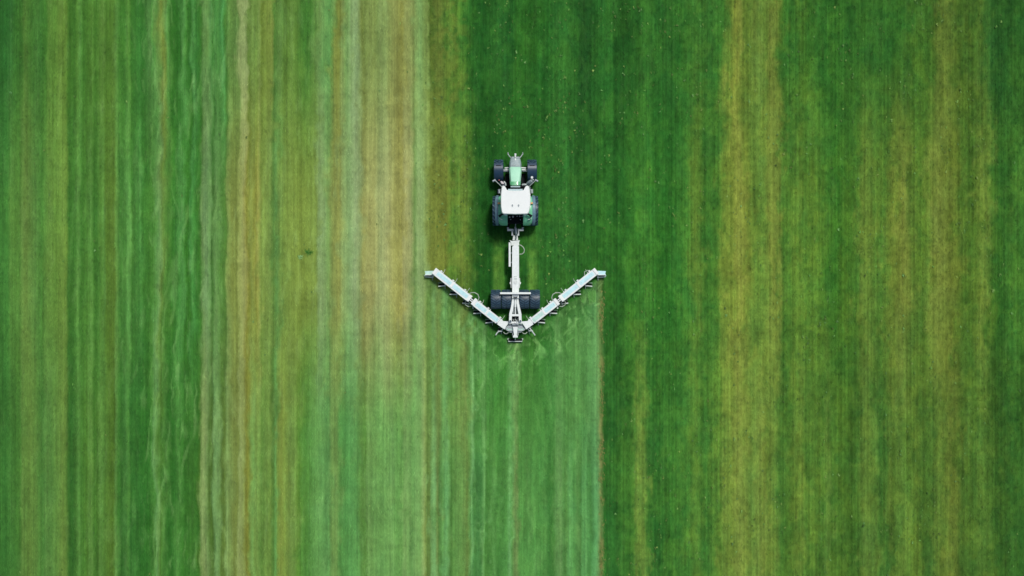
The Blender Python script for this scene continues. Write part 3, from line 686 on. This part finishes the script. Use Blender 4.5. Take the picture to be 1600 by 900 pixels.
# main beam
bm_ = MB().pxprism([(800.2, 385.6), (804.6, 381.6), (807.2, 381.6), (810.9, 385.2), (811.2, 436), (810.6, 466.5), (800.4, 466.5), (800.0, 436)], .80, 1.18, .025).build('main_beam', 'white', im)
MB().pxbox(794.9, 378.8, 798.0, 416.8, .88, 1.0, .02).build('jack_leg', 'white', bm_)
MB().pxbox(798.1, 394, 800.1, 396.4, .90, .97).build('jack_bracket', 'grey', bm_)
MB().pxbox(798.1, 409, 800.1, 411, .90, .97).build('jack_bracket', 'grey', bm_)
MB().tube([W(811.4, 382.4, 1.0), W(814.6, 383.6, 1.0), W(817.6, 386.4, 1.0), W(819.4, 390.4, 1.0), W(818.6, 394.6, 1.0), W(815.4, 397, 1.0), W(811.4, 397.2, 1.0)], .028, 8).build('hose_loop', 'hose', bm_)
for sx in (-1, 1):
    MB().pxprism([(MX + sx * a, b) for a, b in ((6.1, 434.2), (7.2, 434.6), (7.4, 440), (8.9, 441.4), (8.6, 443.8), (7.2, 444.4), (7.0, 449.8), (6.1, 450))], .84, 1.08, .01).build('beam_clamp', 'offwhite', bm_)
MB().tube([W(805.4, 440.6, 1.18), W(805.4, 440.6, 1.22)], .115, 16).build('pivot_cap', 'offwhite', bm_)
MB().pxbox(803.4, 435.0, 807.6, 436.6, 1.182, 1.20).build('name_plate', 'zinc', bm_)
MB().pxbox(803.2, 432.0, 807.4, 432.8, 1.182, 1.20).build('name_plate', 'zinc', bm_)
MB().pxbox(781.2, 456.6, 829.4, 459.6, 1.26, 1.36, .015).pxbox(801, 457, 809.6, 459.2, 1.15, 1.27).build('lamp_bar', 'white', bm_)
MB().pxbox(801.4, 461.4, 809.2, 463.6, 1.182, 1.21, .01).build('beam_slot', 'grey', bm_)
MB().pxbox(802, 464.2, 808.4, 465.8, 1.184, 1.20).build('beam_slot', 'black', bm_)
# rear A-frame
arm = [(800.3, 466.6), (803.6, 466.6), (803.2, 474), (801.8, 484), (799.9, 492), (799.6, 502.4), (795.2, 502.4), (795.6, 490.5), (798.6, 478)]
rf = MB().pxprism(arm, .78, 1.06, .01).pxprism(mir(arm), .78, 1.06, .01).pxbox(799.6, 490.8, 810.8, 494.2, .80, 1.04, .01).build('rear_frame', 'white', im)
MB().tube([W(805.2, 468, 1.06), W(805.2, 480, 1.04)], .065).tube([W(805.2, 480, 1.04), W(805.2, 491, 1.0)], .04).build('lift_cylinder', 'white', rf)
for sx in (-1, 1):
    MB().pxbox(MX + sx * 2.9 - .7, 470.5, MX + sx * 2.9 + .7, 489.8, .6, .80).build('inner_rail', 'grey', rf)
    MB().tube([W(MX + sx * 7.8, 501.2, 1.02), W(MX + sx * 7.8, 501.2, 1.10)], .05, 8).build('pivot_pin', 'darkhose', rf)
MB().pxbox(803.4, 467.6, 807.2, 470.4, 1.02, 1.1).build('cylinder_eye', 'darkhose', rf)
MB().pxbox(799, 494.4, 811.4, 502, .45, .55).build('frame_floor', 'black', rf)
MB().tube([W(805.4, 496, .58), W(805.4, 500.5, .7)], .05, 8).tube([W(801, 498, .6), W(802.6, 501, .6)], .03, 6).tube([W(809.4, 497, .6), W(808, 501.6, .6)], .03, 6).build('valve', 'zinc', rf)
# hub between the arms
hub = MB().pxprism([(788.6, 513.2), (794, 507.5), (816.4, 507.5), (821.8, 513.2), (814, 519.8), (796.4, 519.8)], .48, .60, .02).build('hub_plate', 'grey', im)
MB().pxbox(794.6, 502.4, 815.8, 505.6, .60, .86, .01).build('hub_beam', 'white', hub)
MB().pxbox(800, 505.8, 810.4, 508.2, .62, .78, .01).pxbox(794.4, 506.4, 798.6, 507.6, .6, .72).pxbox(811.8, 506.4, 816, 507.6, .6, .72).build('hub_bracket', 'grey', hub)
MB().pxbox(804.0, 502.8, 806.8, 505.2, .86, .90).build('centre_block', 'roof', hub)
MB().pxbox(806.8, 500, 808.2, 506.6, .87, .93).build('centre_link', 'zinc', hub)
for sx in (-1, 1):
    for k, rr in enumerate((3.2, 5.4, 7.6)):
        pts = []
        for i in range(7):
            a = math.radians(200 + i * 22)
            pts.append(W(MX + sx * (8.4 + rr * math.cos(a) * -.95), 512.6 - rr * .62 * math.sin(a) - 1.0 + k * .3, .63 + .02 * k))
        MB().tube(pts, .035, 6).build('hub_hose', ('zinc', 'greenblue', 'zinc')[k], hub)
    MB().tube([W(MX + sx * 11.0, 519.5, .56), W(MX + sx * 13, 521.4, .5), W(MX + sx * 16, 521.4, .45), W(MX + sx * 18.5, 519, .4)], .028, 6).build('hub_hose', 'hose', hub)
tail = MB().pxprism([(801.4, 510.8), (809.0, 510.8), (807.6, 523.4), (809.2, 525.4), (808.8, 527.6), (801.6, 527.6), (801.2, 525.4), (802.8, 523.4)], .66, .86, .015).build('tail_beam', 'white', im)
for x_ in (800.4, 808.6):
    MB().pxbox(x_, 520, x_ + 1.4, 524, .5, .64).build('tail_bracket', 'zinc', tail)
rr_ = MB().tube([W(794.2, 533.2, .16), W(816, 533.2, .16)], .042, 8).tube([W(805.2, 526.5, .62), W(805.2, 531, .22)], .035, 6).tube([W(794.6, 531.6, .14), W(793, 529.6, .14), W(795, 528.6, .16)], .022, 6).tube([W(815.8, 531.6, .14), W(817.4, 529.6, .14), W(815.4, 528.6, .16)], .022, 6).build('rear_scraper', 'offwhite', im)
MB().tube([W(794.6, 531.2, .14), W(815.8, 531.2, .14)], .085, 10).build('roller', 'black', rr_)
# the two folding arms
U = Vector((0.786, 0.618)); N = Vector((0.618, -0.786)); A0 = Vector((677.8, 422.7))
ZB, ZT = .60, .80
COULTERS = [(677.3, 433.2), (696.4, 446.4), (714.9, 460.2), (733.4, 474.8), (752.2, 489.2), (770.4, 503.4), (785.0, 517.2)]
def co_mesh(sx, short):
    k = 1 / S; L = (7.0 if short else 12.2) * k
    o = MB()
    o.tube([(-sx * L, 0, .20), (0, 0, .20)], .036, 8)
    o.tube([(-sx * .05, .0, .20), (sx * .02, .16, .34), (sx * .10, .34, .62)], .035, 6)
    me = o.mesh('coulter', smooth=True); me.materials.append(M['offwhite'])
    r = MB().tube([(-sx * (L - .03), .095, .11), (-sx * .02, .095, .11)], .075, 10).mesh('roller', smooth=True); r.materials.append(M['black'])
    t = MB().tube([(-sx * .06, 0, .2), (-sx * .05, -.08, .15), (-sx * .06, -.19, .03)], .02, 6).mesh('tine', smooth=True); t.materials.append(M['zinc'])
    b = MB().prism([(-sx * L, .17), (0, .17), (0, .22), (-sx * L, .235)], .13, .16).mesh('guard', smooth=False); b.materials.append(M['moss'])
    return me, r, t, b
for sx in (-1, 1):
    fx = (lambda x: x) if sx < 0 else (lambda x: 2 * MX - x)
    def st(s_, t_):
        p = A0 + U * s_ + N * t_
        return (fx(p.x), p.y)
    def seg(s0, s1, t0, t1): return [st(s0, t0), st(s1, t0), st(s1, t1), st(s0, t1)]
    def wt(s_, t_, z): return W(*st(s_, t_), z)
    outer = MB().pxprism(seg(0, 72.6, -5.6, 5.4), ZB, ZT, .012).build('outer_arm', 'white', im)
    inner = MB().pxprism([st(77.4, -5.6), st(77.4, 5.4), st(131, 5.4), (fx(786.4), 501.8), (fx(795.0), 502.4), (fx(794.2), 505.6), (fx(790.6), 510.6), (fx(788.4), 514.8), st(118, -5.6)], ZB, ZT, .012).build('inner_arm', 'white', im)
    for (par, s0, s1, m_) in ((outer, 7, 34, 'blue'), (outer, 38.5, 67, 'blue'), (inner, 84, 103.5, 'blue'), (inner, 107.5, 127, 'blue' if sx < 0 else 'greenblue')):
        pn = MB().pxprism(seg(s0, s1, -2.9, 3.2), ZT - .02, ZT + .014, .006).build('cover_panel', m_, par, smooth=False)
        for f in (.12, .88):
            p = wt(s0 + (s1 - s0) * f, 0.2, ZT + .012)
            MB().tube([p, p + Vector((0, 0, .012))], .022, 6).build('bolt', 'zinc', pn)
    MB().pxprism(seg(35, 37.6, -4.6, 4.8), ZT, ZT + .03, .006).build('rib', 'roof', outer)
    MB().pxprism(seg(104.4, 106.6, -4.6, 4.8), ZT, ZT + .03, .006).build('rib', 'roof', inner)
    MB().pxprism(seg(0.4, 4.6, -5.2, 5.0), ZT, ZT + .035, .006).build('end_cap', 'roof', outer)
    MB().pxprism(seg(68.4, 72.4, -5.0, 5.9), ZT, ZT + .04, .006).build('hinge_plate', 'roof', outer)
    MB().pxprism(seg(77.6, 82.0, -5.0, 6.4), ZT, ZT + .04, .006).build('hinge_plate', 'roof', inner)
    hg = MB().pxprism(seg(72.8, 77.2, -3.6, 3.8), ZB - .05, ZT - .06).build('hinge', 'black', im)
    for t_ in (-1.3, 1.4):
        MB().pxprism(seg(72.7, 77.3, t_ - .7, t_ + .7), ZT - .06, ZT + .03).build('hinge_knuckle', 'white', hg)
    for s_ in (124, 128.6):
        MB().pxprism(seg(s_, s_ + .6, -4.6, 4.6), ZT, ZT + .012).build('seam', 'grey', inner)
    p = wt(128.5, -3.8, ZT)
    MB().tube([p, p + Vector((0, 0, .03))], .045, 8).build('pivot_pin', 'darkhose', inner)
    # brackets and spring tines along the leading edge
    for i, s_ in enumerate((9.8, 33.4, 57.2, 87, 103.4, 127.0)):
        par = outer if s_ < 75 else inner
        bk = MB().pxprism(seg(s_ - 1.5, s_ + 1.5, 5.5, 7.6), ZB, ZT + .02, .01).pxprism(seg(s_ + 3.2, s_ + 4.6, 5.5, 6.6), ZB + .05, ZT - .02).build('tine_bracket', 'white', par)
        bx_, by_ = A0 + U * (s_ + 4) + N * 6
        tip1 = (fx(bx_ + 3.0 + (i % 3) * .6), by_ - 5.6, .28); tip2 = (fx(bx_ - 2.0), by_ - 3.4, .40)
        mid = (fx(bx_ + 1.8), by_ - 2.0, .5)
        MB().tube([W(fx(bx_), by_, .62), W(*mid), W(*tip1)], .020, 5).build('spring_tine', 'hose', bk)
        MB().tube([W(fx(bx_), by_, .62), W(fx(bx_ - .4), by_ - 1.6, .55), W(*tip2)], .018, 5).build('spring_tine', 'zinc', bk)
    # hose loop over the hinge
    pts = [wt(66, 5.6, .78), wt(67.5, 9.0, .86), wt(71.5, 12.4, .92), wt(77, 13.2, .92), wt(81.5, 10.6, .88), wt(83.5, 6.0, .80)]
    MB().tube(pts, .030, 8).build('hose_loop', 'hose', hg)
    pts = [wt(70, -5.6, .55), wt(69, -8.5, .42), wt(72, -11.5, .36), wt(77.5, -11.0, .38), wt(80.5, -7.5, .5)]
    MB().tube(pts, .028, 8).build('hose_loop', 'hose', hg)
    p = (fx(739.2), 481.2)
    MB().tube([W(*st(81, -5), .6), W(*p, .36)], .02, 6).tube([W(*p, .36), W(*p, .44)], .05, 8).build('depth_stop', 'offwhite', inner)
    if sx > 0:
        MB().tube([wt(9, 5.6, .72), wt(11, 9.0, .72), wt(16.5, 10.4, .66), wt(20, 6.0, .7)], .026, 8).build('hose_loop', 'hose', outer)
        MB().tube([W(827.4, 512.0, .62), W(836.0, 523.8, .42)], .036, 8).build('parking_strut', 'offwhite', inner)
    else:
        MB().tube([W(784.6, 517.6, .4), W(779.4, 517.8, .36), W(776.6, 520.2, .32), W(774.6, 523.6, .3)], .034, 8).build('parking_strut', 'offwhite', inner)
    # end plate past the arm
    MB().pxprism([(fx(a), b) for a, b in ((663.6, 423.6), (676.2, 423.0), (679, 425), (676.0, 430.2), (664.6, 430.4), (662.8, 431.6), (664.6, 427.4))], .40, .46, .008).build('end_plate', 'greenblue' if sx < 0 else 'blue', outer)
    MB().pxbox(min(fx(664.0), fx(676.5)), 428.8, max(fx(664.0), fx(676.5)), 430.0, .46, .50).build('end_plate_lip', 'offwhite', outer)
    long_, short_ = co_mesh(-sx if sx > 0 else 1, False), co_mesh(-sx if sx > 0 else 1, True)
    for i, (cx_, cy_) in enumerate(COULTERS):
        c = W(fx(cx_), cy_, .2); c.z = 0
        ms = short_ if i == 6 else long_
        co = place('coulter', ms[0], c, im)
        co.rotation_euler.z = math.radians((3.5, -5, 2, 6, -3, -6, 4)[i] * sx)
        co.scale.x = (1.05, .94, 1.0, .9, 1.02, .96, 1.0)[i]
        place('roller', ms[1], c, co); place('tine', ms[2], c, co); place('guard', ms[3], c, co)

# ------------------------------------------------------------------ grass, weeds, torn turf
rs = np.random.RandomState(77)
blade_mat = attr_mat('grass_blade', 0.7, 0.15, 0.10, 5.0, (1, 1, 1), 0.0)
NB = 380000
X = rs.uniform(-33.5, 33.5, NB); Y = rs.uniform(-19.5, 19.5, NB)
pxx = X * S + CX
leftm = pxx < 664
lean = np.where(leftm, np.radians(rs.uniform(62, 86, NB)), np.radians(rs.uniform(40, 80, NB)))
azim = np.where(leftm, np.where(rs.rand(NB) < .5, 1, -1) * np.pi / 2 + rs.normal(0, .28, NB), np.where(rs.rand(NB) < .5, 1, -1) * np.pi / 2 + rs.normal(0, .75, NB))
length = np.where(leftm, rs.uniform(.12, .30, NB), rs.uniform(.08, .18, NB))
width = rs.uniform(.014, .032, NB)
tint = np.clip(rs.normal(1.08, .20, NB), .5, 1.8)
g = build_blades('grass', X, Y, length, width, lean, azim, tint, m=blade_mat)
g['kind'] = 'stuff'; g['category'] = 'grass'; g['label'] = 'short green and straw coloured grass covering the whole field'

# pale weed tufts dotted through the uncut grass
cand = 30000
cx_ = rs.uniform(660, 1600, cand); cy_ = rs.uniform(0, 900, cand)
dens = np.interp(cx_, [660, 690, 740, 760, 790, 880, 945, 1060, 1110, 1300, 1500, 1560, 1600], [.3, .6, .5, .25, .8, .7, .35, .4, .35, .3, .32, .15, .1])
cl = vn(cx_, cy_, 24, 42, 91) * .6 + vn(cx_, cy_, 9, 14, 92) * .5
inwork = (cx_ > 660) & (cx_ < 944) & (cy_ > vline(cx_) - 14)
machine = (np.abs(cx_ - MX) < 40) & (cy_ > 236)
keep = (rs.rand(cand) < dens * np.clip(.18 + 1.3 * cl, 0, 1.2) * .55) & ~inwork & ~machine
cx_, cy_ = cx_[keep], cy_[keep]
lx = rs.uniform(0, 660, 60); ly = rs.uniform(0, 900, 60)
cx_ = np.concatenate([cx_, lx]); cy_ = np.concatenate([cy_, ly])
n0 = len(cx_); per = 9
wxp = np.repeat((cx_ - CX) / S, per); wyp = np.repeat((CY - cy_) / S, per)
sz = np.repeat(np.exp(rs.normal(-3.15, .33, n0)), per)
n1 = len(wxp)
pal = np.array([lin([132, 174, 90]), lin([108, 164, 74]), lin([142, 172, 88]), lin([122, 174, 98])])
pc = np.repeat(pal[rs.randint(0, 4, n0)] * np.minimum(np.exp(rs.normal(-.58, .42, (n0, 1))), 1.0), per, 0)
az_ = rs.uniform(0, 2 * np.pi, n1)
w_ = build_blades('weed_tufts', wxp + rs.normal(0, .02, n1), wyp + rs.normal(0, .03, n1), sz * rs.uniform(.7, 1.3, n1), sz * .62, np.radians(rs.uniform(55, 82, n1)), az_, np.ones(n1), m=blade_mat, colour=pc)
w_.location.z = .05
w_['kind'] = 'stuff'; w_['category'] = 'weeds'; w_['label'] = 'small pale weed tufts dotted through the grass'

# clippings thrown behind the arms and frayed along the fresh edge
nc = 14000
kx = np.concatenate([MX + np.sign(rs.uniform(-.75, 1, nc)) * rs.uniform(2, 134, nc), 940.5 + rs.normal(0, 2.2, 1500)])
ky = np.concatenate([vline(kx[:nc]) + 6 + rs.gamma(1.5, 15, nc), rs.uniform(452, 900, 1500)])
kl = np.concatenate([rs.uniform(.12, .34, nc), rs.uniform(.08, .2, 1500)])
clump = vn(kx, ky, 9, 17, 95) + .5 * vn(kx, ky, 4, 6, 96)
sward(kx, ky)
kp = np.where(np.arange(len(kx)) < nc, WISP['ws'] > .62, clump > -.05)
kc = np.concatenate([np.array([lin([104, 166, 80]), lin([90, 156, 70]), lin([116, 174, 92])])[rs.randint(0, 3, nc)], np.array([lin([142, 134, 78]), lin([124, 140, 72]), lin([70, 128, 52])])[rs.randint(0, 3, 1500)]])[kp]
nk = len(kc)
c_ = build_blades('grass_clippings', (kx[kp] - CX) / S, (CY - ky[kp]) / S, kl[kp], rs.uniform(.02, .04, nk), np.radians(rs.uniform(68, 84, nk)),
                  np.pi / 2 + np.sign(kx[kp] - MX) * .22 + rs.normal(0, .28, nk), np.ones(nk), m=blade_mat, colour=kc)
c_.location.z = .045
c_['kind'] = 'stuff'; c_['category'] = 'clippings'; c_['label'] = 'loose pale grass clippings thrown out behind the implement arms'

def tuft(name, px_, py_, blades, rad, ln, cols, label, cat):
    r2 = np.random.RandomState(int(px_))
    n = blades
    a = r2.uniform(0, 2 * np.pi, n); q = rad * np.sqrt(r2.rand(n))
    x = (px_ - CX) / S; y = (CY - py_) / S
    o = build_blades(name, x + q * np.cos(a) * 1.5, y + q * np.sin(a), r2.uniform(.6, 1.2, n) * ln, r2.uniform(.02, .04, n), np.radians(r2.uniform(25, 75, n)), r2.uniform(0, 2 * np.pi, n), np.ones(n),
                     m=blade_mat, colour=np.array([lin(cols[k]) for k in r2.randint(0, len(cols), n)]))
    o['label'] = label; o['category'] = cat
    return o
t1 = tuft('torn_turf', 469.5, 401.2, 60, .10, .16, [[150, 195, 125], [128, 178, 104], [162, 200, 140]], 'pale torn tuft of turf lying on the straw coloured strip', 'turf')
t2 = tuft('torn_turf', 482.5, 393.5, 90, .14, .22, [[66, 122, 46], [78, 134, 54], [58, 112, 40]], 'dark green upturned clump beside the pale torn tuft', 'turf')
t3 = tuft('weed_clump', 15.8, 144.6, 30, .06, .13, [[120, 176, 108], [104, 160, 92]], 'lone small pale weed clump on the dark green strip at the field edge', 'weed')
